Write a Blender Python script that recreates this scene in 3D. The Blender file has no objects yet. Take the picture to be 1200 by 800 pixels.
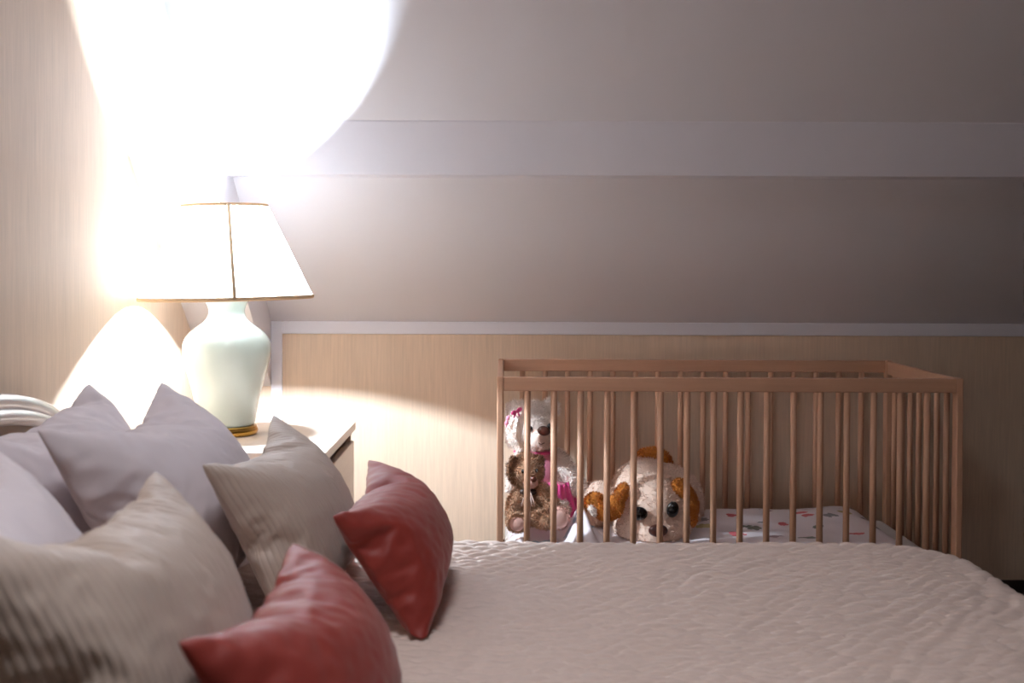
import bpy, bmesh, math, random
import numpy as np
from mathutils import Vector, Matrix, noise as mnoise

S = bpy.context.scene
COL = S.collection

# ------------------------------------------------------------------ camera, world, exposure
F_PX, VPX, VPY, CAM_H = 1400.0, 592.0, 310.0, 1.15
PITCH = math.radians(1.1)
cam_d = bpy.data.cameras.new('camera')
cam = bpy.data.objects.new('camera', cam_d)
COL.objects.link(cam)
cam.location = (0, 0, CAM_H)
cam_d.sensor_width = 36.0
cam_d.lens = F_PX / 1200 * 36
cam_d.shift_x = (600 - VPX) / 1200
cam_d.shift_y = -(400 - VPY - F_PX * math.tan(PITCH)) / 1200
cam.rotation_euler = (Matrix.Rotation(math.pi / 2 - PITCH, 4, 'X') @ Matrix.Rotation(math.radians(0.22), 4, 'Z')).to_euler()
cam_d.dof.use_dof = True
cam_d.dof.focus_distance = 3.35
cam_d.dof.aperture_fstop = 5.6
cam_d.clip_start = 0.05
S.camera = cam

w = bpy.data.worlds.new('world')
S.world = w
w.use_nodes = True
w.node_tree.nodes['Background'].inputs[0].default_value = (0.9, 0.85, 0.85, 1)
w.node_tree.nodes['Background'].inputs[1].default_value = 0.05
vs = S.view_settings
vs.view_transform = 'Standard'
vs.look = 'None'
vs.exposure = 0.42
vs.gamma = 1.0
vs.use_curve_mapping = False
S.cycles.max_bounces = 10
S.cycles.diffuse_bounces = 6
S.cycles.glossy_bounces = 3
S.cycles.transmission_bounces = 6
S.cycles.sample_clamp_indirect = 4.0
S.cycles.caustics_reflective = False
S.cycles.caustics_refractive = False
BULB = 15000.0          # radiance of the lamp's bulb
FILL_LIGHT = 25.0        # radiance of the unseen fill panel added above the bed

# ------------------------------------------------------------------ helpers
def lin(c):
    def f(v):
        v /= 255.0
        return v / 12.92 if v <= 0.04045 else ((v + 0.055) / 1.055) ** 2.4
    return (f(c[0]), f(c[1]), f(c[2]), 1.0)

class NT:
    def __init__(self, name):
        self.m = bpy.data.materials.new(name)
        self.m.use_nodes = True
        self.t = self.m.node_tree
        self.b = self.t.nodes['Principled BSDF']
        self.out = self.t.nodes['Material Output']
    def n(self, kind, **kw):
        nd = self.t.nodes.new(kind)
        for k, v in kw.items():
            if k.startswith('i_'):
                key = k[2:]
                key = int(key) if key.isdigit() else key.replace('_', ' ')
                nd.inputs[key].default_value = v
            else:
                setattr(nd, k, v)
        return nd
    def l(self, a, b):
        self.t.links.new(a, b)
    def coords(self, scale=(1, 1, 1), which='Object'):
        tc = self.n('ShaderNodeTexCoord')
        mp = self.n('ShaderNodeMapping')
        mp.inputs['Scale'].default_value = scale
        self.l(tc.outputs[which], mp.inputs['Vector'])
        return mp.outputs['Vector']

def mat(name, col, rough=0.6, var=0.0, vscale=(8, 8, 8), bump=0.0, bscale=(60, 60, 60), bdist=0.002,
        metal=0.0, sheen=0.0, coat=0.0, detail=4.0, spec=0.5, sss=0.0):
    k = NT(name)
    b = k.b
    c = lin(col)
    b.inputs['Base Color'].default_value = c
    b.inputs['Roughness'].default_value = rough
    b.inputs['Metallic'].default_value = metal
    b.inputs['Specular IOR Level'].default_value = spec
    if sheen:
        b.inputs['Sheen Weight'].default_value = sheen
        b.inputs['Sheen Roughness'].default_value = 0.5
    if coat:
        b.inputs['Coat Weight'].default_value = coat
        b.inputs['Coat Roughness'].default_value = 0.08
    if sss:
        b.inputs['Subsurface Weight'].default_value = sss
        b.inputs['Subsurface Radius'].default_value = (0.01, 0.01, 0.01)
    if var:
        nz = k.n('ShaderNodeTexNoise', i_Scale=1.0, i_Detail=detail, i_Roughness=0.6)
        k.l(k.coords(vscale), nz.inputs['Vector'])
        mr = k.n('ShaderNodeMapRange', i_1=0.25, i_2=0.75, i_3=1 - var, i_4=1 + var)
        k.l(nz.outputs[0], mr.inputs[0])
        mx = k.n('ShaderNodeMix', data_type='RGBA', blend_type='MULTIPLY')
        mx.inputs[0].default_value = 1.0
        mx.inputs[6].default_value = c
        k.l(mr.outputs[0], mx.inputs[7])
        k.l(mx.outputs[2], b.inputs['Base Color'])
    if bump:
        nz = k.n('ShaderNodeTexNoise', i_Scale=1.0, i_Detail=3.0)
        k.l(k.coords(bscale), nz.inputs['Vector'])
        bp = k.n('ShaderNodeBump', i_Strength=bump, i_Distance=bdist)
        k.l(nz.outputs[0], bp.inputs['Height'])
        k.l(bp.outputs[0], b.inputs['Normal'])
    return k.m

def link(name, me, m=None, parent=None, smooth=False):
    o = bpy.data.objects.new(name, me)
    COL.objects.link(o)
    if m is not None and not me.materials:
        me.materials.append(m)
    if parent is not None:
        o.parent = parent
        o.matrix_parent_inverse = Matrix.Translation(-Vector(parent.location))
        # parents are unrotated empties or meshes; children keep world coordinates
        o.matrix_parent_inverse = parent.matrix_basis.inverted()
    if smooth:
        for p in me.polygons:
            p.use_smooth = True
    return o

def from_bm(name, bm, m=None, parent=None, smooth=False):
    me = bpy.data.meshes.new(name)
    bm.to_mesh(me)
    bm.free()
    return link(name, me, m, parent, smooth)

def pyd(name, V, F, m=None, parent=None, smooth=False):
    me = bpy.data.meshes.new(name)
    me.from_pydata([tuple(v) for v in V], [], F)
    me.update()
    return link(name, me, m, parent, smooth)

def box_bm(bm, x0, x1, y0, y1, z0, z1, bev=0.0, seg=2):
    r = bmesh.ops.create_cube(bm, size=1.0)
    vs_ = r['verts']
    bmesh.ops.scale(bm, vec=(x1 - x0, y1 - y0, z1 - z0), verts=vs_)
    bmesh.ops.translate(bm, vec=((x0 + x1) / 2, (y0 + y1) / 2, (z0 + z1) / 2), verts=vs_)
    if bev:
        es = list({e for v in vs_ for e in v.link_edges})
        bmesh.ops.bevel(bm, geom=es, offset=bev, segments=seg, affect='EDGES', profile=0.5)

def box(name, x0, x1, y0, y1, z0, z1, m, parent=None, bev=0.0, seg=2):
    bm = bmesh.new()
    box_bm(bm, x0, x1, y0, y1, z0, z1, bev, seg)
    return from_bm(name, bm, m, parent)

def tube(name, pts, r, m, parent=None, n=12, closed=False, caps=True, flat=1.0):
    """round bar along pts; r a number or a list."""
    P = [Vector(p) for p in pts]
    N = len(P)
    R = r if isinstance(r, (list, tuple)) else [r] * N
    V, F = [], []
    prev = None
    for i, p in enumerate(P):
        if closed:
            t = (P[(i + 1) % N] - P[i - 1]).normalized()
        else:
            t = (P[min(i + 1, N - 1)] - P[max(i - 1, 0)]).normalized()
        if prev is None:
            a = Vector((0, 0, 1)) if abs(t.z) < 0.9 else Vector((1, 0, 0))
            u = (a - t * a.dot(t)).normalized()
        else:
            u = (prev - t * prev.dot(t)).normalized()
        prev = u
        v = t.cross(u)
        for k in range(n):
            a = 2 * math.pi * k / n
            V.append(p + u * math.cos(a) * R[i] + v * math.sin(a) * R[i] * flat)
    rng = N if closed else N - 1
    for i in range(rng):
        j = (i + 1) % N
        for k in range(n):
            k2 = (k + 1) % n
            F.append((i * n + k, i * n + k2, j * n + k2, j * n + k))
    if caps and not closed:
        F.append(tuple(range(n))[::-1])
        F.append(tuple((N - 1) * n + k for k in range(n)))
    return pyd(name, V, F, m, parent, True)

def lathe(name, prof, cx, cy, m, parent=None, n=64, smooth=True, caps=True):
    V, F = [], []
    for (r, z) in prof:
        for k in range(n):
            a = 2 * math.pi * k / n
            V.append((cx + r * math.cos(a), cy + r * math.sin(a), z))
    for i in range(len(prof) - 1):
        for k in range(n):
            k2 = (k + 1) % n
            F.append((i * n + k, i * n + k2, (i + 1) * n + k2, (i + 1) * n + k))
    if caps:
        F.append(tuple(range(n))[::-1])
        F.append(tuple((len(prof) - 1) * n + k for k in range(n)))
    return pyd(name, V, F, m, parent, smooth)

def smooth_profile(pts, sub=6):
    """Catmull-Rom through the profile points."""
    out = []
    n = len(pts)
    for i in range(n - 1):
        p0, p1, p2, p3 = pts[max(i - 1, 0)], pts[i], pts[i + 1], pts[min(i + 2, n - 1)]
        for s in range(sub):
            t = s / sub
            out.append(tuple(0.5 * (2 * p1[k] + (p2[k] - p0[k]) * t + (2 * p0[k] - 5 * p1[k] + 4 * p2[k] - p3[k]) * t * t
                                    + (3 * p1[k] - p0[k] - 3 * p2[k] + p3[k]) * t ** 3) for k in range(len(p1))))
    out.append(pts[-1])
    return out

def thing(name, loc, label, cat, group=None):
    o = bpy.data.objects.new(name, None)
    COL.objects.link(o)
    o.empty_display_size = 0.05
    o.location = loc
    tag(o, label, cat, group)
    return o

def tag(o, label, cat, group=None):
    o['label'] = label
    o['category'] = cat
    if group:
        o['group'] = group
    return o

def struct(o, label=None):
    o['kind'] = 'structure'
    if label:
        o['label'] = label
    return o

def at(px, py, y):
    """the point at depth y that the photograph shows at pixel (px, py): used once to measure positions."""
    return Vector(((px - VPX) * y / F_PX, y, CAM_H - (py - VPY) * y / F_PX))

# value noise on arrays
def vnoise(x, y, seed=0):
    xi = np.floor(x).astype(np.int64)
    yi = np.floor(y).astype(np.int64)
    xf = x - xi
    yf = y - yi
    def h(a, b):
        n = (a * 374761393 + b * 668265263 + seed * 144664) & 0x7fffffff
        n = ((n ^ (n >> 13)) * 1274126177) & 0x7fffffff
        return ((n ^ (n >> 16)) & 0xffff) / 65535.0
    u = xf * xf * (3 - 2 * xf)
    v = yf * yf * (3 - 2 * yf)
    return (h(xi, yi) * (1 - u) + h(xi + 1, yi) * u) * (1 - v) + (h(xi, yi + 1) * (1 - u) + h(xi + 1, yi + 1) * u) * v

def grid_obj(name, X, Y, Z, m, parent=None):
    ny, nx = X.shape
    V = np.stack([X, Y, Z], -1).reshape(-1, 3)
    i = np.arange(nx - 1)[None, :] + np.arange(ny - 1)[:, None] * nx
    F = np.stack([i, i + 1, i + 1 + nx, i + nx], -1).reshape(-1, 4)
    me = bpy.data.meshes.new(name)
    me.vertices.add(len(V))
    me.vertices.foreach_set('co', V.astype(np.float32).ravel())
    me.loops.add(F.size)
    me.loops.foreach_set('vertex_index', F.astype(np.int32).ravel())
    me.polygons.add(len(F))
    me.polygons.foreach_set('loop_start', np.arange(0, F.size, 4, dtype=np.int32))
    me.polygons.foreach_set('loop_total', np.full(len(F), 4, np.int32))
    me.polygons.foreach_set('use_smooth', np.ones(len(F), bool))
    me.update(calc_edges=True)
    me.validate()
    return link(name, me, m, parent)

# ------------------------------------------------------------------ materials
def wallpaper(name, col):
    k = NT(name)
    k.b.inputs['Roughness'].default_value = 0.55
    k.b.inputs['Specular IOR Level'].default_value = 0.25
    tc = k.n('ShaderNodeTexCoord')
    sep = k.n('ShaderNodeSeparateXYZ')
    k.l(tc.outputs['Object'], sep.inputs[0])
    add = k.n('ShaderNodeMath', operation='ADD')
    k.l(sep.outputs[0], add.inputs[0])
    k.l(sep.outputs[1], add.inputs[1])
    cmb = k.n('ShaderNodeCombineXYZ')
    k.l(add.outputs[0], cmb.inputs[0])
    k.l(sep.outputs[2], cmb.inputs[2])
    mp = k.n('ShaderNodeMapping')
    mp.inputs['Scale'].default_value = (150, 1, 6)
    k.l(cmb.outputs[0], mp.inputs['Vector'])
    n1 = k.n('ShaderNodeTexNoise', i_Scale=1.0, i_Detail=5.0, i_Roughness=0.65)
    k.l(mp.outputs[0], n1.inputs['Vector'])
    mp2 = k.n('ShaderNodeMapping')
    mp2.inputs['Scale'].default_value = (16, 1, 0.8)
    k.l(cmb.outputs[0], mp2.inputs['Vector'])
    n2 = k.n('ShaderNodeTexNoise', i_Scale=1.0, i_Detail=2.0)
    k.l(mp2.outputs[0], n2.inputs['Vector'])
    s = k.n('ShaderNodeMath', operation='MULTIPLY_ADD', i_1=0.45)
    k.l(n2.outputs[0], s.inputs[0])
    k.l(n1.outputs[0], s.inputs[2])
    mr = k.n('ShaderNodeMapRange', i_1=0.45, i_2=1.0, i_3=0.88, i_4=1.1)
    k.l(s.outputs[0], mr.inputs[0])
    mx = k.n('ShaderNodeMix', data_type='RGBA', blend_type='MULTIPLY')
    mx.inputs[0].default_value = 1.0
    mx.inputs[6].default_value = lin(col)
    k.l(mr.outputs[0], mx.inputs[7])
    k.l(mx.outputs[2], k.b.inputs['Base Color'])
    bp = k.n('ShaderNodeBump', i_Strength=0.15, i_Distance=0.001)
    k.l(n1.outputs[0], bp.inputs['Height'])
    k.l(bp.outputs[0], k.b.inputs['Normal'])
    return k.m

def wood(name, col, axis, var=0.08, rough=0.45):
    """grain stretched along the axis (0, 1, 2)."""
    sc = [70, 70, 70]
    sc[axis] = 4
    return mat(name, col, rough, var=var, vscale=tuple(sc), bump=0.12, bscale=tuple(s * 2 for s in sc), bdist=0.001, spec=0.35)

def ribbed(name, col):
    """fine stitched ribs running up the cushion, with crinkled cloth between."""
    k = NT(name)
    k.b.inputs['Roughness'].default_value = 0.5
    k.b.inputs['Sheen Weight'].default_value = 0.15
    tc = k.n('ShaderNodeTexCoord')
    uv = k.n('ShaderNodeUVMap', uv_map='UVMap')
    sep = k.n('ShaderNodeSeparateXYZ')
    k.l(uv.outputs[0], sep.inputs[0])
    nz = k.n('ShaderNodeTexNoise', i_Scale=14.0, i_Detail=2.0)
    k.l(tc.outputs['Object'], nz.inputs['Vector'])
    ad = k.n('ShaderNodeMath', operation='MULTIPLY_ADD', i_1=0.003)
    k.l(nz.outputs[0], ad.inputs[0])
    k.l(sep.outputs[0], ad.inputs[2])
    fr = k.n('ShaderNodeMath', operation='MULTIPLY', i_1=math.pi / 0.0112)
    k.l(ad.outputs[0], fr.inputs[0])
    sn = k.n('ShaderNodeMath', operation='SINE')
    k.l(fr.outputs[0], sn.inputs[0])
    ab = k.n('ShaderNodeMath', operation='ABSOLUTE')
    k.l(sn.outputs[0], ab.inputs[0])
    pw = k.n('ShaderNodeMath', operation='POWER', i_1=0.6)
    k.l(ab.outputs[0], pw.inputs[0])
    n2 = k.n('ShaderNodeTexNoise', i_Scale=60.0, i_Detail=3.0)
    k.l(tc.outputs['Object'], n2.inputs['Vector'])
    hs = k.n('ShaderNodeMath', operation='MULTIPLY_ADD', i_1=0.35)
    k.l(n2.outputs[0], hs.inputs[0])
    k.l(pw.outputs[0], hs.inputs[2])
    bp = k.n('ShaderNodeBump', i_Strength=0.45, i_Distance=0.003)
    k.l(hs.outputs[0], bp.inputs['Height'])
    k.l(bp.outputs[0], k.b.inputs['Normal'])
    mr = k.n('ShaderNodeMapRange', i_1=0.0, i_2=0.8, i_3=0.92, i_4=1.0)
    k.l(pw.outputs[0], mr.inputs[0])
    mx = k.n('ShaderNodeMix', data_type='RGBA', blend_type='MULTIPLY')
    mx.inputs[0].default_value = 1.0
    mx.inputs[6].default_value = lin(col)
    k.l(mr.outputs[0], mx.inputs[7])
    k.l(mx.outputs[2], k.b.inputs['Base Color'])
    return k.m

def shade_cloth(name, col=None, mix=0.88):
    k = NT(name)
    tr = k.n('ShaderNodeBsdfTranslucent')
    tr.inputs[0].default_value = col or (0.95, 0.92, 0.90, 1)
    df = k.n('ShaderNodeBsdfDiffuse')
    df.inputs[0].default_value = col or (0.86, 0.83, 0.78, 1)
    mx = k.n('ShaderNodeMixShader')
    mx.inputs[0].default_value = mix
    k.l(df.outputs[0], mx.inputs[1])
    k.l(tr.outputs[0], mx.inputs[2])
    k.l(mx.outputs[0], k.out.inputs[0])
    return k.m

def print_cloth(name, base, blobs):
    """white cotton with a scattered flat print: blobs = (x, y, radius, colour, raggedness)."""
    k = NT(name)
    k.b.inputs['Roughness'].default_value = 0.8
    tc = k.n('ShaderNodeTexCoord')
    nz = k.n('ShaderNodeTexNoise', i_Scale=45.0, i_Detail=3.0)
    k.l(tc.outputs['Object'], nz.inputs['Vector'])
    sep = k.n('ShaderNodeSeparateXYZ')
    k.l(tc.outputs['Object'], sep.inputs[0])
    cm = k.n('ShaderNodeCombineXYZ')
    k.l(sep.outputs[0], cm.inputs[0])
    k.l(sep.outputs[1], cm.inputs[1])
    prev = None
    for (x, y, r, c, rag) in blobs:
        ds = k.n('ShaderNodeVectorMath', operation='DISTANCE')
        k.l(cm.outputs[0], ds.inputs[0])
        ds.inputs[1].default_value = (x, y, 0)
        s = k.n('ShaderNodeMath', operation='MULTIPLY_ADD', i_1=rag)
        k.l(nz.outputs[0], s.inputs[0])
        k.l(ds.outputs['Value'], s.inputs[2])
        mr = k.n('ShaderNodeMapRange', i_1=r + rag * 0.5, i_2=r + rag * 0.5 - 0.003, i_3=0.0, i_4=0.85)
        k.l(s.outputs[0], mr.inputs[0])
        mx = k.n('ShaderNodeMix', data_type='RGBA')
        k.l(mr.outputs[0], mx.inputs[0])
        if prev is None:
            mx.inputs[6].default_value = lin(base)
        else:
            k.l(prev, mx.inputs[6])
        mx.inputs[7].default_value = lin(c)
        prev = mx.outputs[2]
    k.l(prev, k.b.inputs['Base Color'])
    return k.m

M = {}
M['tan_paper'] = wallpaper('tan_wallpaper', (222, 198, 175))
M['white_paint'] = mat('white_paint', (236, 234, 240), 0.6, var=0.015, vscale=(3, 3, 3), bump=0.05, bscale=(90, 90, 90), spec=0.2)
M['trim_paint'] = mat('white_trim_paint', (238, 237, 246), 0.5, var=0.01, spec=0.3)
M['carpet'] = mat('dark_carpet', (52, 38, 30), 0.95, var=0.3, vscale=(90, 90, 90), bump=0.6, bscale=(200, 200, 200))
M['dark_base'] = mat('dark_baseboard', (38, 26, 20), 0.5, var=0.2, vscale=(4, 50, 50))
M['beech_x'] = wood('beech_wood_lengthwise', (196, 152, 124), 0)
M['beech_y'] = wood('beech_wood_crosswise', (196, 152, 124), 1)
M['beech_z'] = wood('beech_wood_upright', (198, 154, 126), 2)
M['white_cotton'] = mat('white_cotton', (218, 210, 215), 0.85, var=0.02, bump=0.15, bscale=(300, 300, 300), bdist=0.0006, sheen=0.1, spec=0.2)
M['beige_rib'] = ribbed('ribbed_beige_cotton', (186, 169, 156))
M['red_satin'] = mat('rust_red_satin', (140, 52, 44), 0.5, var=0.05, vscale=(40, 40, 40), bump=0.1, bscale=(400, 400, 400), bdist=0.0005, sheen=0.1, spec=0.3)
M['quilt'] = mat('quilted_bedspread_cloth', (224, 206, 196), 0.62, var=0.05, vscale=(60, 60, 60), bump=0.35, bscale=(260, 260, 260), bdist=0.001, sheen=0.12, spec=0.25)
M['celadon'] = mat('celadon_porcelain', (212, 226, 219), 0.14, var=0.03, vscale=(6, 6, 6), coat=0.6)
M['brass'] = mat('polished_brass', (205, 160, 80), 0.2, metal=1.0, var=0.05)
M['shade'] = shade_cloth('pleated_shade_cloth')
M['shade_trim'] = shade_cloth('tan_shade_trim', (0.62, 0.46, 0.30, 1), 0.12)
M['pale_wood'] = mat('pale_cream_wood', (228, 210, 194), 0.38, var=0.05, vscale=(40, 4, 60), bump=0.05, bscale=(60, 6, 90), coat=0.2)
M['gap_shade'] = mat('painted_gap_shade', (52, 38, 30), 0.7, var=0.1)  # shade of the finger gap put into a dark colour
M['silver'] = mat('pearl_grey_lacquer', (205, 203, 208), 0.18, metal=0.35, var=0.02, coat=0.5)
M['walnut'] = wood('walnut_wood', (96, 58, 38), 1)
M['mattress'] = mat('mattress_cloth', (214, 208, 204), 0.8, var=0.03)
M['white_fur'] = mat('white_plush', (236, 224, 216), 0.9, var=0.08, vscale=(60, 60, 60), sheen=0.3, spec=0.1)
M['brown_fur'] = mat('tan_brown_plush', (176, 138, 110), 0.9, var=0.25, vscale=(45, 45, 45), sheen=0.2, spec=0.1)
M['dark_fur'] = mat('darker_brown_plush', (134, 98, 74), 0.9, var=0.25, vscale=(45, 45, 45), sheen=0.2, spec=0.1)
M['cream_fur'] = mat('cream_plush', (226, 198, 180), 0.9, var=0.08, vscale=(60, 60, 60), sheen=0.3, spec=0.1)
M['orange_fur'] = mat('caramel_plush', (190, 118, 48), 0.9, var=0.18, vscale=(60, 60, 60), sheen=0.2, spec=0.1)
M['muzzle_fur'] = mat('pale_muzzle_plush', (232, 208, 196), 0.9, var=0.05, vscale=(60, 60, 60), sheen=0.2, spec=0.1)
M['sole'] = mat('pinkish_suede', (206, 164, 152), 0.85, var=0.06, vscale=(60, 60, 60))
M['nose'] = mat('brown_nose_plastic', (84, 44, 34), 0.35, var=0.1, vscale=(60, 60, 60))
M['eye'] = mat('black_eye_plastic', (14, 11, 12), 0.12, coat=0.4)
M['pink_cloth'] = mat('pink_cotton', (240, 150, 176), 0.6, var=0.08, vscale=(50, 50, 50), sheen=0.2)
M['magenta_satin'] = mat('magenta_satin', (232, 84, 150), 0.28, var=0.1, vscale=(40, 40, 40), sheen=0.2)
M['dark_ribbon'] = mat('dark_brown_ribbon', (52, 34, 28), 0.5, var=0.1)
M['cream_ribbon'] = mat('cream_ribbon', (226, 196, 184), 0.5, var=0.05)
M['glass_bulb'] = NT('lit_bulb')
k_ = M['glass_bulb']
em = k_.n('ShaderNodeEmission')
em.inputs[0].default_value = (0.85, 0.98, 1.10, 1)
em.inputs[1].default_value = BULB
k_.l(em.outputs[0], k_.out.inputs[0])
M['glass_bulb'] = k_.m
k_ = NT('fill_panel_glow')  # glow of the added fill panel
em = k_.n('ShaderNodeEmission')
em.inputs[0].default_value = (0.97, 0.96, 1.0, 1)
em.inputs[1].default_value = FILL_LIGHT
k_.l(em.outputs[0], k_.out.inputs[0])
M['opal'] = k_.m

# ------------------------------------------------------------------ room
XL, XR, YB, YN = -1.0, 4.6, 4.05, -2.6       # left, right, back, near
KNEE, TAN, HC = 0.956, 0.78, 2.35            # knee wall height, roof slope, flat ceiling
y_top = YB - (HC - KNEE) / TAN
T = 0.08
def slope_h(y):
    return KNEE + TAN * (YB - y)

struct(box('floor', XL - T, XR + T, YN - T, YB + T, -T, 0, M['carpet']))
struct(box('wall_back', XL - T, XR + T, YB, YB + T, 0, KNEE + 0.03, M['tan_paper']))
struct(box('wall_near', XL - T, XR + T, YN - T, YN, 0, HC, M['tan_paper']))
struct(box('wall_right', XR, XR + T, YN - T, YB, 0, HC + T, M['tan_paper']))
struct(box('wall_left', XL - T, XL, YN - T, YB, 0, HC + T, M['tan_paper']))
def extrude_yz(name, prof, x0, x1, m):
    n = len(prof)
    V = [(x0, y, z) for y, z in prof] + [(x1, y, z) for y, z in prof]
    F = [tuple(range(n))[::-1], tuple(range(n, 2 * n))]
    for i in range(n):
        j = (i + 1) % n
        F.append((i, j, n + j, n + i))
    o = pyd(name, V, F, m)
    bm = bmesh.new()
    bm.from_mesh(o.data)
    bmesh.ops.recalc_face_normals(bm, faces=bm.faces)
    bm.to_mesh(o.data)
    bm.free()
    return o
struct(extrude_yz('ceiling', [(YB + T, KNEE - 0.0), (YB, KNEE), (y_top, HC), (YN - T, HC), (YN - T, HC + T), (y_top, HC + T), (YB + T, KNEE + T)],
                  XL - T, XR + T, M['white_paint']), 'white sloping attic ceiling')
# white border round the wallpaper of the knee wall
struct(box('trim_1', -0.755, XR, YB - 0.006, YB, KNEE - 0.043, KNEE, M['trim_paint'], bev=0.002, seg=1), 'white strip along the top of the knee wall')
struct(box('trim_2', -0.793, -0.755, YB - 0.006, YB, 0.09, KNEE, M['trim_paint'], bev=0.002, seg=1), 'white upright strip beside the rafter')
# purlin beam across the slope
yb0 = 3.294
struct(extrude_yz('trim_3', [(yb0, slope_h(yb0) - 0.004), (3.364, 1.402), (3.50, 1.402), (3.50, slope_h(3.50) + 0.02), (yb0, slope_h(yb0) + 0.02)],
                  -0.80, XR, M['trim_paint']), 'white horizontal beam across the sloping ceiling')
# rafter beside the left wall
def raft_h(y):
    return 0.947 + 0.80 * (3.784 - y)
struct(extrude_yz('trim_4', [(YB + 0.02, raft_h(YB + 0.02)), (2.1, raft_h(2.1)), (2.1, HC + 0.03), (y_top, HC + 0.03), (YB + 0.02, KNEE + 0.03)], XL, -0.793, M['white_paint']),
       'white boxed rafter running up beside the left wall')
struct(box('baseboard_back', XL, XR, YB - 0.015, YB, 0, 0.085, M['dark_base'], bev=0.004))

# added fill light, unseen above the bed, to brighten pillows and bedspread: a flat round panel that shines straight down
CLX, CLY = -0.15, 1.0
cl = thing('added_fill_panel', (CLX, CLY, HC), 'added unseen fill light, a flat round glowing panel above the bed', 'fill light')
lathe('fill_rim', [(0.15, HC - 0.001), (0.225, HC - 0.001), (0.225, HC - 0.045), (0.205, HC - 0.047), (0.203, HC - 0.03), (0.15, HC - 0.025)], CLX, CLY, M['trim_paint'], cl, smooth=False)
lathe('fill_disc', [(0.001, HC - 0.032), (0.202, HC - 0.032), (0.202, HC - 0.036), (0.001, HC - 0.037)], CLX, CLY, M['opal'], cl, smooth=False)

# ------------------------------------------------------------------ bed
BED_H, FOOT, FAR, NEAR = 0.58, 0.945, 2.5, 0.82
bed = thing('bed', (0, (FAR + NEAR) / 2, 0), 'double bed with walnut headboard and curved pearl grey rail against the left wall', 'bed')
box('bed_frame', -0.90, FOOT - 0.08, NEAR + 0.08, FAR - 0.08, 0.10, 0.30, M['walnut'], bed, 0.01)
box('mattress', -0.90, FOOT - 0.035, NEAR + 0.035, FAR - 0.035, 0.302, BED_H - 0.02, M['mattress'], bed, 0.06, 3)
for lx in (-0.86, FOOT - 0.14):
    for ly in (NEAR + 0.08, FAR - 0.14):
        box('leg', lx, lx + 0.06, ly, ly + 0.06, 0.0, 0.10, M['walnut'], bed, 0.006)
# arched headboard
yc, half = (FAR + NEAR) / 2, (FAR - NEAR) / 2 + 0.24
def head_h(y):
    t = abs(y - yc) / half
    return 0.60 + 0.315 * max(0.0, 1 - t ** 4) ** 0.5
ys = [yc - half + 2 * half * i / 60 for i in range(61)]
prof = [(y, head_h(y) - 0.04) for y in ys]
extr = extrude_yz('headboard', [(ys[0], 0.02)] + prof + [(ys[-1], 0.02)], -0.985, -0.945, M['walnut'])
extr.parent = bed
extr.matrix_parent_inverse = bed.matrix_basis.inverted()
rail_pts = [(-0.955, y, head_h(y) - 0.016) for y in ys]
hr = tube('headboard_rail', rail_pts, 0.0145, M['silver'], extr, n=16, flat=1.3)
hr['label'] = 'pearl grey rounded upper rail'
rail_pts = [(-0.945, y, head_h(y) - 0.043) for y in ys]
tube('headboard_rail', rail_pts, 0.0125, M['silver'], extr, n=16, flat=1.3)

# quilted bedspread: rounded over the mattress, stitched ridges across the bed
def make_bedspread():
    drop, r, R = 0.40, 0.07, 0.17
    sx = np.arange(-0.925, FOOT + drop, 0.006)
    sy = np.arange(NEAR - 0.25, FAR + 0.35, 0.0036)
    X, Y = np.meshgrid(sx, sy)
    cx1, cy0, cy1 = FOOT - R, NEAR + R, FAR - R
    ox = np.maximum(X - cx1, 0)
    oy = np.where(Y > cy1, Y - cy1, np.where(Y < cy0, Y - cy0, 0))
    d = np.sqrt(ox ** 2 + oy ** 2) + 1e-9
    dx, dy = ox / d, oy / d
    a = np.clip(d - (R - r), 0, None)
    ang = np.clip(a / r, 0, math.pi / 2)
    rest = np.clip(a - r * math.pi / 2, 0, drop - 0.02)
    hor = np.minimum(d, R - r) + r * np.sin(ang) + 0.02 * rest
    ver = r * (1 - np.cos(ang)) + rest
    # soft folds in the hanging part
    tang = np.where(np.abs(dx) > np.abs(dy), Y, X)
    hor = hor + np.clip(rest / 0.3, 0, 1) * 0.012 * np.sin(tang * 14 + 2 * vnoise(tang * 3, tang * 0 + 2, 5))
    PX = X - ox + dx * hor
    PY = Y - oy + dy * hor
    top = np.clip(1 - a / 0.05, 0, 1)
    low = (vnoise(X * 3.2, Y * 4, 1) - 0.5) * 0.010 + (vnoise(X * 9, Y * 7, 2) - 0.5) * 0.005
    low += -0.012 * np.clip((X - 0.55) / 0.4, 0, 1) ** 2
    wob = vnoise(X * 26, Y * 18, 3) * 0.42 + vnoise(X * 7, Y * 4, 4) * 0.5
    rid = np.abs(np.sin(math.pi * (Y / 0.0235 + wob))) ** 0.7
    peb = np.abs(np.sin(math.pi * (X / 0.042 + 0.5 * np.floor(Y / 0.0235 + wob) + 1.1 * vnoise(X * 14, Y * 30, 8)))) ** 0.5
    fine = (rid * (0.42 + 0.58 * peb)) * 0.0105 + (vnoise(X * 70, Y * 70, 6) - 0.5) * 0.0016
    dirz = np.cos(ang)
    PZ = BED_H - 0.006 - ver + low * top + fine * dirz
    PX = PX + dx * np.sin(ang) * fine
    PY = PY + dy * np.sin(ang) * fine
    o = grid_obj('bedspread', PX, PY, PZ, M['quilt'])
    return tag(o, 'pale beige quilted bedspread spread over the whole bed', 'bedspread')
make_bedspread()

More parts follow.
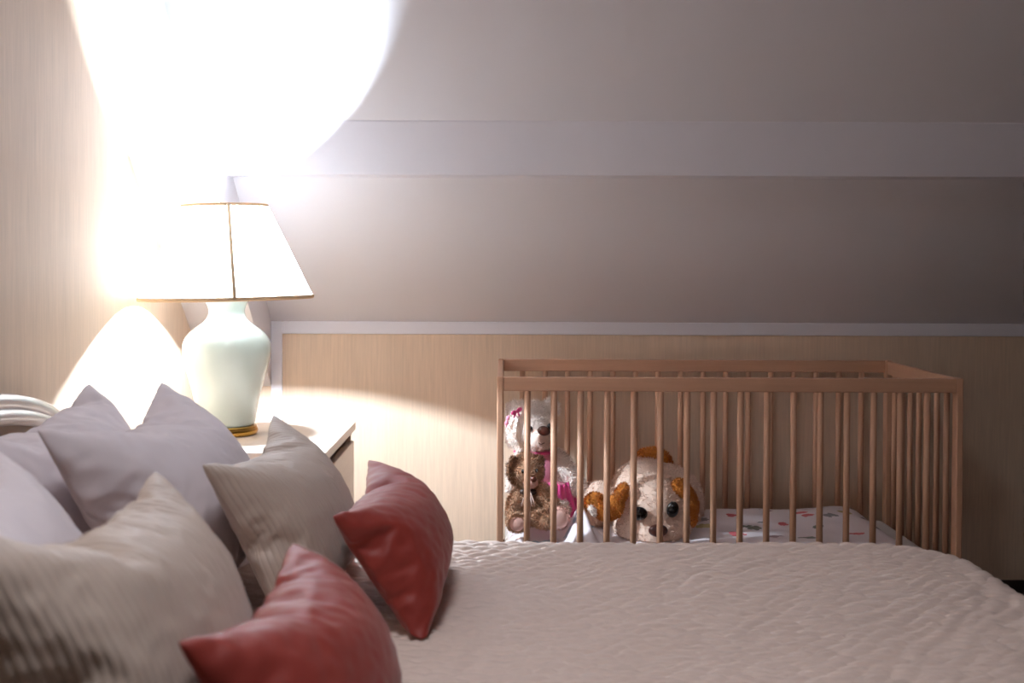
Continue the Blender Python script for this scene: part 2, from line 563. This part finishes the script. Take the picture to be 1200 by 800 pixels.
# ------------------------------------------------------------------ cushions: cloth shells inflated by a short cloth simulation
def sim_pillow(w_, h_, seed, press, frames=30, n=50, bend=0.35):
    rnd = random.Random(seed)
    nx, ny = int(n * w_ / max(w_, h_)), int(n * h_ / max(w_, h_))
    V, F, U, idx = [], [], [], {}
    def vid(i, j, s):
        edge = i in (0, nx) or j in (0, ny)
        k = (i, j, 0 if edge else s)
        if k not in idx:
            idx[k] = len(V)
            V.append((w_ * (i / nx - .5), h_ * (j / ny - .5), 0 if edge else s * (0.004 + rnd.random() * 0.005)))
            U.append((w_ * i / nx, h_ * j / ny))
        return idx[k]
    for s in (1, -1):
        for i in range(nx):
            for j in range(ny):
                q = [vid(i, j, s), vid(i + 1, j, s), vid(i + 1, j + 1, s), vid(i, j + 1, s)]
                F.append(q if s > 0 else q[::-1])
    me = bpy.data.meshes.new('cushion_shell')
    me.from_pydata(V, [], F)
    o = bpy.data.objects.new('cushion_shell', me)
    COL.objects.link(o)
    md = o.modifiers.new('cloth', 'CLOTH')
    c = md.settings
    c.quality = 5
    c.mass = 0.15
    c.tension_stiffness = c.compression_stiffness = 25
    c.shear_stiffness = 12
    c.bending_stiffness = bend
    c.tension_damping = c.compression_damping = c.shear_damping = 10
    c.use_pressure = True
    c.uniform_pressure_force = press
    c.air_damping = 3
    c.effector_weights.gravity = 0
    md.collision_settings.use_collision = False
    md.point_cache.frame_start = 1
    md.point_cache.frame_end = frames + 2
    for f in range(1, frames + 1):
        S.frame_set(f)
    ev = o.evaluated_get(bpy.context.evaluated_depsgraph_get())
    co = np.array([tuple(v.co) for v in ev.data.vertices])
    bpy.data.objects.remove(o)
    bpy.data.meshes.remove(me)
    S.frame_set(1)
    edge = [i for k, i in idx.items() if k[0] in (0, nx) or k[1] in (0, ny)]
    return co, F, U

def place_pillow(name, sim, bottom, top, yc_, m, label, group, yaw=0.0, curl=0.0, flip=False, scale=1.0, thick=1.0, roll=0.0, floor_h=BED_H + 0.009):
    """bottom / top: (x, h) of the lower and upper seam; yc_ the middle along the bed's width."""
    co, F, U = sim
    c = co.copy() * scale
    if flip:
        c[:, 0] *= -1
        c[:, 2] *= -1
    hh = c[:, 1].max() - c[:, 1].min()
    c[:, 2] = np.where(c[:, 2] < 0, c[:, 2] * 0.35, c[:, 2] * thick)   # flattened against what it leans on
    v = c[:, 1] - c[:, 1].min()
    # the upper part curls back over what stands behind it
    c[:, 2] -= curl * (v / hh) ** 2 * hh
    ca, sa = math.cos(roll), math.sin(roll)
    c[:, 0], c[:, 1] = c[:, 0] * ca - c[:, 1] * sa, c[:, 0] * sa + c[:, 1] * ca
    v = c[:, 1] - c[:, 1].min()
    bx, bz = bottom
    tx, tz = top
    L = math.hypot(tx - bx, tz - bz)
    Vx, Vz = (tx - bx) / L, (tz - bz) / L
    k = L / hh
    Nx, Nz = Vz, -Vx
    wx = Vx * v * k + Nx * c[:, 2]
    wz = bz + Vz * v * k + Nz * c[:, 2]
    wy = c[:, 0]
    cy, sy = math.cos(yaw), math.sin(yaw)
    px_ = bx + wx * cy - wy * sy
    py_ = yc_ + wx * sy + wy * cy
    # weight on the bed flattens the underside
    under = wz < floor_h
    wz = np.where(under, floor_h + (wz - floor_h) * 0.04, wz)
    org = Vector((bx, yc_, floor_h))
    P = np.stack([px_ - org.x, py_ - org.y, wz - org.z], -1)
    me = bpy.data.meshes.new(name)
    me.from_pydata([tuple(p) for p in P], [], F)
    uvl = me.uv_layers.new(name='UVMap')
    li = np.empty(len(me.loops), np.int32)
    me.loops.foreach_get('vertex_index', li)
    uvl.data.foreach_set('uv', np.array(U, np.float32)[li].ravel())
    me.update()
    o = link(name, me, m, None, True)
    o.location = org
    sb = o.modifiers.new('smooth', 'SUBSURF')
    sb.levels = sb.render_levels = 1
    return tag(o, label, 'pillow', group)

sw = sim_pillow(0.70, 0.50, 3, 3.2, n=60, bend=0.1)
sw2 = sim_pillow(0.74, 0.50, 8, 3.2, n=60, bend=0.1)
sb_ = sim_pillow(0.60, 0.40, 5, 4.5, n=56, bend=0.35)
sr = sim_pillow(0.53, 0.34, 11, 6.0, bend=0.12)
sr2 = sim_pillow(0.53, 0.34, 21, 5.0, bend=0.12)
GW, GB, GR = 'white sleeping pillows against the headboard', 'ribbed beige cushions', 'rust red scatter cushions'
place_pillow('pillow', sw2, (-0.765, 0.566), (-0.832, 0.912), 2.05, M['white_cotton'], 'white pillow farthest back, touching the headboard rail with its pointed corner', GW)
place_pillow('pillow', sw, (-0.49, 0.535), (-0.655, 0.928), 2.03, M['white_cotton'], 'white pillow with pointed corner directly in front of the lamp vase', GW, curl=0.05)
place_pillow('pillow', sw2, (-0.52, 0.566), (-0.69, 0.925), 1.22, M['white_cotton'], 'white pillow nearest the camera, cut by the left edge of the view', GW, flip=True)
place_pillow('cushion', sb_, (-0.298, 0.55), (-0.431, 0.868), 2.03, M['beige_rib'], 'ribbed beige cushion below the nightstand, behind the farther red cushion', GB, curl=0.05, thick=0.9)
place_pillow('cushion', sb_, (-0.305, 0.566), (-0.425, 0.905), 1.20, M['beige_rib'], 'ribbed beige cushion in the near foreground, behind the nearer red cushion', GB, flip=True, curl=0.05, thick=0.85, roll=-0.09)
place_pillow('cushion', sr, (-0.120, 0.566), (-0.254, 0.784), 2.03, M['red_satin'], 'rust red satin cushion casting a shadow on the bedspread in the middle of the bed', GR, curl=0.03)
place_pillow('cushion', sr2, (-0.150, 0.566), (-0.267, 0.80), 1.275, M['red_satin'], 'rust red satin cushion nearest the camera, cut by the bottom edge of the view', GR, flip=True, curl=0.03, roll=-0.07)

# ------------------------------------------------------------------ nightstand
NX0, NX1, NY0, NY1, NH = -0.985, -0.4325, 2.883, 3.459, 0.693
ns = thing('nightstand', ((NX0 + NX1) / 2, (NY0 + NY1) / 2, 0), 'pale cream wooden nightstand with a dark finger gap above its drawer, under the lamp', 'nightstand')
box('top', NX0, NX1, NY0, NY1, NH - 0.024, NH, M['pale_wood'], ns, 0.002, 1)
box('side_panel', NX0, NX1 - 0.012, NY1 - 0.024, NY1 - 0.004, 0.0, NH - 0.024, M['pale_wood'], ns, 0.001, 1)
box('side_panel', NX0, NX1 - 0.012, NY0 + 0.004, NY0 + 0.024, 0.0, NH - 0.024, M['pale_wood'], ns, 0.001, 1)
box('back_panel', NX0, NX0 + 0.012, NY0 + 0.024, NY1 - 0.024, 0.05, NH - 0.024, M['pale_wood'], ns)
box('gap_shade_panel', NX1 - 0.10, NX1 - 0.09, NY0 + 0.024, NY1 - 0.024, 0.06, NH - 0.024, M['gap_shade'], ns)  # dark sheet standing in for the shade inside the finger gap
box('bottom_panel', NX0 + 0.012, NX1 - 0.03, NY0 + 0.024, NY1 - 0.024, 0.04, 0.06, M['pale_wood'], ns)
for z0, z1 in ((0.40, NH - 0.054), (0.06, 0.37)):
    d = box('drawer', NX1 - 0.024, NX1 - 0.004, NY0 + 0.006, NY1 - 0.006, z0, z1, M['pale_wood'], ns, 0.002, 1)

# ------------------------------------------------------------------ table lamp
LX, LY, LZ = -0.746, 3.2, NH
LS = 1.0667
lamp = thing('table_lamp', (LX, LY, LZ), 'lit table lamp with celadon porcelain vase base and pleated white shade on the nightstand', 'lamp')
lathe('base_ring', smooth_profile([(0.050, LZ + 0.0005), (0.076, LZ + 0.0005), (0.0815, LZ + 0.006), (0.0825, LZ + 0.012), (0.0795, LZ + 0.019), (0.075, LZ + 0.0245), (0.05, LZ + 0.0255)], 5), LX, LY, M['brass'], lamp)
vp = [(0.060, LZ + 0.024), (0.073, LZ + 0.028), (0.078, LZ + 0.053), (0.089, LZ + 0.107), (0.103, LZ + 0.16), (0.1135, LZ + 0.20), (0.1165, LZ + 0.228),
      (0.1125, LZ + 0.252), (0.099, LZ + 0.273), (0.079, LZ + 0.289), (0.060, LZ + 0.303), (0.050, LZ + 0.318), (0.048, LZ + 0.332), (0.053, LZ + 0.348), (0.061, LZ + 0.361), (0.0635, LZ + 0.367), (0.058, LZ + 0.370), (0.02, LZ + 0.371)]
lathe('vase', smooth_profile(vp, 6), LX, LY, M['celadon'], lamp)
lathe('socket', [(0.0171, LZ + 0.3669), (0.0171, LZ + 0.4107), (0.0203, LZ + 0.4117), (0.0203, LZ + 0.4267)], LX, LY, M['brass'], lamp, 24)
BZ = 1.178
lathe('bulb_base', [(0.019, LZ + 0.427), (0.014, LZ + 0.434), (0.010, BZ - 0.020), (0.007, BZ - 0.012)], LX, LY, M['trim_paint'], lamp, 24)
bprof = [(0.0115 * math.sin(a), BZ - 0.0115 * math.cos(a)) for a in [0.5 + (math.pi - 0.5) * i / 10 for i in range(10)]] + [(0.001, BZ + 0.0115)]
lathe('bulb', bprof, LX, LY, M['glass_bulb'], lamp, 20)
SH0, SH1, SR0, SR1 = 1.056, 1.305, 0.228, 0.112
tilt = math.radians(-1.2)
def tilt_pt(v):
    v = Vector(v) - Vector((LX, LY, SH0))
    v = Matrix.Rotation(tilt, 3, 'Y') @ v
    return v + Vector((LX, LY, SH0))
np_ = 150
V, F = [], []
nz_ = 8
for i in range(nz_ + 1):
    t = i / nz_
    z = SH0 + (SH1 - SH0) * t
    r0 = SR0 + (SR1 - SR0) * t
    for k in range(np_ * 4):
        a = 2 * math.pi * k / (np_ * 4)
        r = r0 + 0.0016 * math.cos(a * np_) * (0.5 + 0.5 * (1 - t)) + 0.0006 * math.sin(a * 37 + 3)
        V.append(tilt_pt((LX + r * math.cos(a), LY + r * math.sin(a), z)))
nn = np_ * 4
for i in range(nz_):
    for k in range(nn):
        F.append((i * nn + k, i * nn + (k + 1) % nn, (i + 1) * nn + (k + 1) % nn, (i + 1) * nn + k))
pyd('lamp_shade', V, F, M['shade'], lamp, True)
def ring(name, r, z, rad, parent, fl):
    pts = [tilt_pt((LX + r * math.cos(a), LY + r * math.sin(a), z)) for a in [2 * math.pi * i / 96 for i in range(96)]]
    return tube(name, pts, rad, M['shade_trim'], parent, 8, True, flat=fl)
ring('shade_trim', SR0 + 0.001, SH0 + 0.003, 0.0055, lamp, 0.5)
ring('shade_trim', SR1 + 0.001, SH1 - 0.002, 0.0045, lamp, 0.6)
for a in (math.radians(-72), math.radians(108)):
    b0 = a
    p0 = tilt_pt((LX + (SR0 + 0.002) * math.cos(b0), LY + (SR0 + 0.002) * math.sin(b0), SH0))
    p1 = tilt_pt((LX + (SR1 + 0.002) * math.cos(a), LY + (SR1 + 0.002) * math.sin(a), SH1))
    tube('shade_seam', [p0, p1], 0.0048, M['shade_trim'], lamp, 8)
# wire spider that carries the shade
for a in (0.3, 0.3 + 2.094, 0.3 + 4.189):
    p1 = tilt_pt((LX + SR1 * math.cos(a), LY + SR1 * math.sin(a), SH1 - 0.004))
    p0 = Vector((LX + 0.02 * math.cos(a), LY + 0.02 * math.sin(a), SH1 - 0.02))
    tube('shade_wire', [p0, p1], 0.0015, M['brass'], lamp, 6)
for s in (1, -1):
    hp = [(LX + s * 0.019, LY, LZ + 0.415), (LX + s * 0.05, LY, LZ + 0.45), (LX + s * 0.05, LY, LZ + 0.53), (LX + s * 0.02, LY, SH1 - 0.022), (LX, LY, SH1 - 0.018)]
    tube('harp', smooth_profile(hp, 4), 0.0016, M['brass'], lamp, 6)

# ------------------------------------------------------------------ crib
CX0, CX1, CYF, CYR, CT = -0.0215, 1.2735, 3.32, 3.945, 0.839
PT = 0.018
crib = thing('crib', ((CX0 + CX1) / 2, (CYF + CYR) / 2, 0), 'beech wood baby crib with round vertical slats standing by the back wall', 'crib')
for x0, x1 in ((CX0, CX0 + PT), (CX1 - PT, CX1)):
    for yy in (CYF - 0.012, CYR - 0.026):
        box('post', x0, x1, yy, yy + 0.038, 0.0, CT, M['beech_z'], crib, 0.003)
    xm = (x0 + x1) / 2
    box('end_rail', x0 + 0.0005, x1 - 0.0005, CYF + 0.026, CYR - 0.026, CT - 0.046, CT - 0.002, M['beech_y'], crib, 0.003)
    box('end_rail', x0 + 0.0005, x1 - 0.0005, CYF + 0.026, CYR - 0.026, 0.20, 0.246, M['beech_y'], crib, 0.003)
    n_end = 7
    for i in range(n_end):
        yy = CYF + 0.014 + (CYR - CYF - 0.014) * (i + 1) / (n_end + 1)
        tube('slat', [(xm, yy, 0.245), (xm, yy, CT - 0.045)], 0.0085, M['beech_z'], crib, 12)
for yy in (CYF, CYR):
    box('side_rail', CX0 + PT, CX1 - PT, yy - 0.010, yy + 0.010, CT - 0.040, CT - 0.001, M['beech_x'], crib, 0.003)
    box('side_rail', CX0 + PT, CX1 - PT, yy - 0.010, yy + 0.010, 0.20, 0.24, M['beech_x'], crib, 0.003)
proto = None
for yy in (CYF, CYR):
    for i in range(16):
        x = 0.0630 + 0.0742 * i
        if yy == CYR:
            x = 0.0583 + 0.0747 * i
        if proto is None:
            proto = tube('slat', [(x, yy, 0.239), (x, yy, CT - 0.039)], 0.0092, M['beech_z'], crib, 12)
            px0, py0 = x, yy
        else:
            c = proto.copy()
            COL.objects.link(c)
            c.location = proto.location + Vector((x - px0, yy - py0, 0))
box('base_board', CX0 + PT, CX1 - PT, CYF + 0.012, CYR - 0.012, 0.215, 0.235, M['beech_x'], crib)

MT = 0.315
cm = box('crib_mattress', CX0 + PT + 0.006, CX1 - PT - 0.006, CYF + 0.018, CYR - 0.018, 0.236, MT, M['mattress'], None, 0.02, 3)
tag(cm, 'white crib mattress lying on the base board of the crib', 'mattress')

# printed baby duvet on the mattress
DX0, DX1, DY0, DY1 = 0.012, 1.165, 3.355, 3.918
def duvet_z(X, Y):
    ex = np.minimum(X - DX0, DX1 - X)
    ey = np.minimum(Y - DY0, DY1 - Y)
    rx = np.clip(ex / 0.07, 0, 1)
    ry = np.clip(ey / 0.05, 0, 1)
    puff = (1 - (1 - rx) ** 2) ** 0.5 * (1 - (1 - ry) ** 2) ** 0.5
    left = np.clip((0.62 - X) / 0.15, 0, 1)
    H = 0.030 + 0.012 * vnoise(X * 6, Y * 7, 11) + 0.006 * vnoise(X * 17, Y * 15, 12) - 0.014 * left
    H += 0.012 * np.exp(-((X - 1.05) / 0.10) ** 2 - ((Y - 3.72) / 0.2) ** 2)
    H += 0.006 * np.clip((X - 0.85) / 0.12, 0, 1)
    # a bunched fold between the brown bear and the dog
    dd = (X - 0.212) + 0.12 * (Y - 3.45)
    H += 0.085 * np.exp(-(dd / np.where(dd < 0, 0.026, 0.06)) ** 2 - ((Y - 3.46) / 0.085) ** 2) * (1 + 0.25 * np.sin(X * 130 + Y * 50))
    H += 0.006 * np.abs(np.sin(X * 45 + Y * 20 + 3 * vnoise(X * 6, Y * 6, 14))) * np.clip((0.5 - X) / 0.1, 0, 1)
    return MT + 0.0015 + puff * H
def duvet():
    X, Y = np.meshgrid(np.linspace(DX0, DX1, 190), np.linspace(DY0, DY1, 96))
    Z = duvet_z(X, Y)
    red, grey, yel, pur, grn, blu = (196, 44, 60), (120, 118, 116), (178, 162, 92), (136, 104, 116), (84, 96, 78), (150, 178, 196)
    def b(px, py, y, r, c, rag):
        p = at(px, py, y)
        return (p.x, p.y, r, c, rag)
    bl = [b(940, 612, 3.78, 0.026, red, 0.03), b(948, 617, 3.72, 0.02, red, 0.04), b(920, 619, 3.66, 0.016, red, 0.04), b(866, 627, 3.52, 0.026, red, 0.05),
          b(884, 620, 3.62, 0.028, grn, 0.07), b(896, 616, 3.68, 0.014, grey, 0.05), b(975, 616, 3.70, 0.02, grey, 0.06), b(960, 621, 3.6, 0.014, grn, 0.05),
          b(993, 613, 3.76, 0.024, yel, 0.02), b(830, 617, 3.62, 0.03, yel, 0.05), b(822, 610, 3.72, 0.03, grey, 0.06),
          b(1027, 617, 3.72, 0.042, pur, 0.06), b(1040, 622, 3.62, 0.03, grey, 0.06), b(910, 626, 3.5, 0.02, pur, 0.06), b(1008, 626, 3.5, 0.02, red, 0.06),
          b(1005, 606, 3.86, 0.02, grn, 0.05), b(900, 607, 3.85, 0.016, pur, 0.05), b(860, 610, 3.78, 0.018, red, 0.05), b(950, 628, 3.46, 0.022, grn, 0.06), b(640, 625, 3.45, 0.035, blu, 0.06), b(700, 622, 3.5, 0.03, blu, 0.07), b(668, 618, 3.46, 0.02, blu, 0.06)]
    o = grid_obj('baby_duvet', X, Y, Z, print_cloth('printed_baby_cotton', (236, 228, 232), bl))
    return tag(o, 'white baby duvet with a scattered flower print spread inside the crib', 'duvet')
duvet()

# ------------------------------------------------------------------ plush toys
def ell_bm(bm, c, r, rot=(0, 0, 0), sub=3):
    from mathutils import Euler
    mtx = Matrix.Translation(c) @ Euler(rot).to_matrix().to_4x4() @ Matrix.Diagonal((r[0], r[1], r[2], 1))
    bmesh.ops.create_icosphere(bm, subdivisions=sub, radius=1.0, matrix=mtx)

def plush(name, ells, m, parent, voxel=0.005, fur=0, flen=0.010, seed=1, lump=0.0012, smooth_it=6, sit=True):
    """ellipsoids melted into one soft body (voxel remesh), with short tufts of pile on it."""
    bm = bmesh.new()
    for e in ells:
        ell_bm(bm, *e)
    me0 = bpy.data.meshes.new('melt')
    bm.to_mesh(me0)
    bm.free()
    o0 = bpy.data.objects.new('melt', me0)
    COL.objects.link(o0)
    rm = o0.modifiers.new('r', 'REMESH')
    rm.mode = 'VOXEL'
    rm.voxel_size = voxel
    sm = o0.modifiers.new('s', 'SMOOTH')
    sm.factor = 0.5
    sm.iterations = smooth_it
    ev = o0.evaluated_get(bpy.context.evaluated_depsgraph_get())
    me = bpy.data.meshes.new_from_object(ev)
    bpy.data.objects.remove(o0)
    n = len(me.vertices)
    co = np.empty(n * 3, np.float32)
    me.vertices.foreach_get('co', co)
    no = np.empty(n * 3, np.float32)
    me.vertices.foreach_get('normal', no)
    co = co.reshape(-1, 3)
    no = no.reshape(-1, 3)
    lm = np.array([mnoise.noise(Vector(c) * 60) for c in co])
    co = co + no * (lm * lump)[:, None]
    if sit:
        co[:, 2] = np.maximum(co[:, 2], duvet_z(co[:, 0], co[:, 1]) + 0.006)
        co[:, 0] = np.maximum(co[:, 0], 0.004)
    Fq = [tuple(p.vertices) for p in me.polygons]
    V = [tuple(c) for c in co]
    F = list(Fq)
    if fur:
        rnd = random.Random(seed)
        for _ in range(fur):
            f = Fq[rnd.randrange(len(Fq))]
            a, b_ = rnd.random(), rnd.random()
            p = Vector(co[f[0]]) * (1 - a) * (1 - b_) + Vector(co[f[1]]) * a * (1 - b_) + Vector(co[f[2]]) * a * b_ + Vector(co[f[-1]]) * (1 - a) * b_
            nr = Vector(no[f[0]])
            g = mnoise.noise_vector(p * 45)
            d = (nr * 0.75 + g * 0.6 + Vector((rnd.uniform(-.3, .3), rnd.uniform(-.3, .3), rnd.uniform(-.5, .1)))).normalized()
            s = d.cross(Vector((rnd.uniform(-1, 1), rnd.uniform(-1, 1), rnd.uniform(-1, 1)))).normalized() * 0.0013
            L = flen * rnd.uniform(0.6, 1.2)
            i = len(V)
            V += [tuple(p - s - nr * 0.001), tuple(p + s - nr * 0.001), tuple(p + d * L)]
            F.append((i, i + 1, i + 2))
    bpy.data.meshes.remove(me)
    if sit:
        V = [(max(v[0], 0.0), v[1], v[2]) for v in V]
    return pyd(name, V, F, m, parent, True)

def blob(name, c, r, m, parent, rot=(0, 0, 0), sub=3):
    bm = bmesh.new()
    ell_bm(bm, c, r, rot, sub)
    return from_bm(name, bm, m, parent, True)

def rel(o_, s):
    return lambda dx, dy, dz: Vector((o_.x + dx * s, o_.y + dy * s, o_.z + dz * s))

# white teddy bear in a pink dress, at the left end of the crib
wb0 = at(624, 600, 3.72)
wz0 = MT + 0.034
wt = thing('teddy_bear', (wb0.x, 3.74, wz0), 'white plush teddy bear in a pink dress with pink bows, sitting in the crib corner', 'plush toy', 'plush toys in the crib')
def W(px, py, y): return at(px, py, y)
plush('body', [(W(636, 578, 3.75), (0.085, 0.075, 0.105)), (W(628, 545, 3.76), (0.066, 0.058, 0.075)),
               (W(622, 503, 3.74), (0.082, 0.075, 0.082)), (W(621, 484, 3.745), (0.062, 0.06, 0.04)),
               (W(664, 548, 3.72), (0.028, 0.03, 0.075), (0, -0.55, 0)), (W(678, 570, 3.70), (0.030, 0.03, 0.032)),
               (W(606, 552, 3.70), (0.030, 0.035, 0.075), (0, 0.35, 0)),
               (W(655, 598, 3.67), (0.036, 0.055, 0.036)), (W(612, 600, 3.66), (0.04, 0.07, 0.036))],
      M['white_fur'], wt, fur=14000, flen=0.011, seed=3)
for ex, ey in ((603, 481), (646, 478)):
    plush('ear', [(W(ex, ey, 3.74), (0.030, 0.018, 0.032))], M['white_fur'], wt, fur=900, flen=0.010, seed=ex)
plush('muzzle', [(W(632, 518, 3.665), (0.040, 0.032, 0.028)), (W(634, 512, 3.655), (0.030, 0.026, 0.022))], M['muzzle_fur'], wt, fur=800, flen=0.005, seed=9)
blob('nose', W(638, 505, 3.625), (0.020, 0.012, 0.015), M['nose'], wt, (0, 0.15, 0))
tube('mouth', [W(632, 519, 3.628), W(635, 521, 3.624), W(639, 519, 3.624)], 0.0012, M['nose'], wt, 6)
blob('eye', W(622, 503, 3.668), (0.009, 0.008, 0.010), M['eye'], wt)
blob('eye', W(645, 500, 3.668), (0.009, 0.008, 0.010), M['eye'], wt)
plush('dress', [(W(630, 556, 3.735), (0.070, 0.066, 0.078)), (W(640, 582, 3.735), (0.090, 0.08, 0.07)), (W(628, 533, 3.74), (0.055, 0.056, 0.03))], M['pink_cloth'], wt, lump=0.001)
# gathered satin skirt
V, F = [], []
sc_ = W(646, 574, 3.735)
for i in range(9):
    t = i / 8
    for k in range(120):
        a = 2 * math.pi * k / 120
        r = 0.074 + 0.026 * t + 0.011 * t * math.sin(a * 15) + 0.003 * math.sin(a * 31 + 1)
        V.append((sc_.x + r * math.cos(a) * 1.0, sc_.y + r * math.sin(a) * 0.92, sc_.z + 0.030 - 0.105 * t + 0.004 * math.sin(a * 7)))
for i in range(8):
    for k in range(120):
        F.append((i * 120 + k, i * 120 + (k + 1) % 120, (i + 1) * 120 + (k + 1) % 120, (i + 1) * 120 + k))
sk = pyd('skirt', V, F, M['magenta_satin'], wt, True)
sk['label'] = 'magenta satin skirt'
tube('collar', [Vector((W(626, 529, 3.74).x + 0.058 * math.cos(a), 3.74 + 0.058 * math.sin(a), W(626, 529, 3.74).z)) for a in [2 * math.pi * i / 32 for i in range(32)]], 0.006, M['magenta_satin'], wt, 8, True)
def bow(name, c, s, m, parent, rot=0.0):
    c = Vector(c)
    bm = bmesh.new()
    for sg in (1, -1):
        d = Vector((math.cos(rot) * sg, 0, math.sin(rot) * sg))
        ell_bm(bm, c + d * s * 0.75, (s * 0.75, s * 0.35, s * 0.55), (0, -rot, 0), 2)
        ell_bm(bm, c + d * s * 0.5 + Vector((-math.sin(rot), 0, -1)) * s * 0.0 + Vector((0, 0, -s * 0.8)), (s * 0.22, s * 0.12, s * 0.75), (0, -0.4 * sg, 0), 2)
    ell_bm(bm, c + Vector((0, -s * 0.2, 0)), (s * 0.3, s * 0.35, s * 0.32), (0, 0, 0), 2)
    return from_bm(name, bm, m, parent, True)
bow('bow', W(606, 482, 3.675), 0.013, M['magenta_satin'], wt, 0.5)
bow('bow', W(595, 493, 3.68), 0.011, M['pink_cloth'], wt, 1.3)

# small brown bear in front of it
bt = thing('teddy_bear', (at(618, 600, 3.5).x, 3.52, MT + 0.02), 'small tan brown plush bear with a ribbon, sitting in front of the white bear', 'plush toy', 'plush toys in the crib')
plush('body', [(W(618, 594, 3.54), (0.052, 0.05, 0.058)), (W(620, 578, 3.54), (0.042, 0.04, 0.04)),
               (W(618, 553, 3.53), (0.050, 0.046, 0.046)), (W(618, 543, 3.535), (0.040, 0.038, 0.03)),
               (W(604, 590, 3.51), (0.022, 0.03, 0.042), (0.3, 0.25, 0)), (W(602, 602, 3.49), (0.022, 0.024, 0.022)),
               (W(641, 582, 3.51), (0.024, 0.03, 0.044), (0.3, -0.5, 0)), (W(648, 592, 3.49), (0.021, 0.024, 0.022)),
               (W(608, 612, 3.47), (0.030, 0.05, 0.026)), (W(640, 608, 3.47), (0.044, 0.04, 0.028), (0, 0, -0.6))],
      M['brown_fur'], bt, voxel=0.004, fur=12000, flen=0.010, seed=5)
plush('ear', [(W(602, 548, 3.515), (0.020, 0.012, 0.034), (0, 0.2, 0)), (W(604, 560, 3.51), (0.017, 0.012, 0.02))], M['dark_fur'], bt, voxel=0.004, fur=900, flen=0.009, seed=2)
plush('ear', [(W(632, 541, 3.525), (0.017, 0.012, 0.020))], M['dark_fur'], bt, voxel=0.004, fur=700, flen=0.008, seed=4)
plush('muzzle', [(W(623, 566, 3.488), (0.022, 0.022, 0.018))], M['sole'], bt, voxel=0.004, fur=300, flen=0.004, seed=6)
blob('nose', W(626, 562, 3.466), (0.010, 0.007, 0.009), M['nose'], bt)
blob('eye', W(614, 553, 3.484), (0.005, 0.005, 0.006), M['eye'], bt)
blob('eye', W(630, 552, 3.484), (0.005, 0.005, 0.006), M['eye'], bt)
bow('bow', W(620, 577, 3.492), 0.017, M['dark_ribbon'], bt, 0.0)
for dx in (-7, -3, 4, 7):
    tube('ribbon_tail', [W(620 + dx * 0.3, 578, 3.482), W(620 + dx * 0.8, 586, 3.474), W(620 + dx * 1.1, 594, 3.474)], 0.003, M['cream_ribbon'], bt, 6, flat=0.4)
for nm, px, py, yd, rx, rz, rt in (('foot', 606, 613, 3.425, 0.031, 0.028, 0.0), ('foot', 656, 607, 3.44, 0.034, 0.034, -0.35)):
    ft = plush(nm, [(W(px, py, yd + 0.014), (rx, 0.024, rz), (0, rt, 0))], M['brown_fur'] if px < 620 else M['sole'], bt, voxel=0.004, fur=900, flen=0.006, seed=px)
    blob('sole', W(px + 1, py + 2, yd - 0.004), (rx * 0.74, 0.010, rz * 0.74), M['sole'], ft, (0, rt, 0))

# big plush dog lying with its chin on the duvet
dg = thing('plush_dog', (at(760, 600, 3.6).x, 3.65, MT + 0.03), 'large cream plush dog with caramel ears and tail, lying with its chin down', 'plush toy', 'plush toys in the crib')
plush('body', [(W(772, 590, 3.78), (0.150, 0.12, 0.135)), (W(757, 575, 3.76), (0.105, 0.10, 0.105)), (W(704, 592, 3.69), (0.058, 0.07, 0.075)), (W(690, 606, 3.64), (0.032, 0.045, 0.05)),
               (W(803, 604, 3.72), (0.05, 0.08, 0.075)),
               (W(766, 606, 3.56), (0.105, 0.10, 0.118)), (W(764, 582, 3.575), (0.084, 0.085, 0.072)), (W(772, 626, 3.50), (0.066, 0.06, 0.050)),
               (W(740, 618, 3.545), (0.05, 0.06, 0.06)), (W(795, 617, 3.545), (0.04, 0.06, 0.06))],
      M['cream_fur'], dg, voxel=0.006, fur=15000, flen=0.008, seed=7)
e1 = plush('ear', [(W(730, 578, 3.500), (0.020, 0.018, 0.034), (0, 0.35, 0)), (W(723, 593, 3.475), (0.024, 0.018, 0.038), (0, 0.1, 0)), (W(712, 600, 3.47), (0.034, 0.016, 0.030)), (W(698, 589, 3.48), (0.030, 0.016, 0.032), (0, 0.7, 0))],
           M['orange_fur'], dg, voxel=0.004, fur=3500, flen=0.007, seed=8)
plush('ear_patch', [(W(696, 599, 3.463), (0.010, 0.008, 0.020), (0, -0.5, 0))], M['white_fur'], e1, voxel=0.003, fur=300, flen=0.006, seed=12)
plush('ear', [(W(800, 572, 3.53), (0.034, 0.018, 0.026), (0, 0.75, 0)), (W(812, 590, 3.54), (0.020, 0.022, 0.046), (0, -0.15, 0)), (W(812, 606, 3.545), (0.018, 0.022, 0.03))],
      M['orange_fur'], dg, voxel=0.004, fur=3000, flen=0.007, seed=10)
tail = [W(752, 536, 3.80), W(760, 531, 3.79), W(770, 531, 3.79), W(779, 536, 3.79), W(783, 545, 3.79)]
plush('tail', [(p, (0.020, 0.020, 0.017)) for p in smooth_profile([tuple(p) for p in tail], 3)], M['orange_fur'], dg, voxel=0.005, fur=2500, flen=0.009, seed=13)
blob('eye', W(751, 602, 3.462), (0.024, 0.014, 0.020), M['eye'], dg, (0, 0.1, 0))
blob('eye', W(790, 597, 3.465), (0.018, 0.014, 0.024), M['eye'], dg, (0, 0.15, 0))
blob('nose', W(773, 622, 3.440), (0.028, 0.016, 0.019), M['nose'], dg)
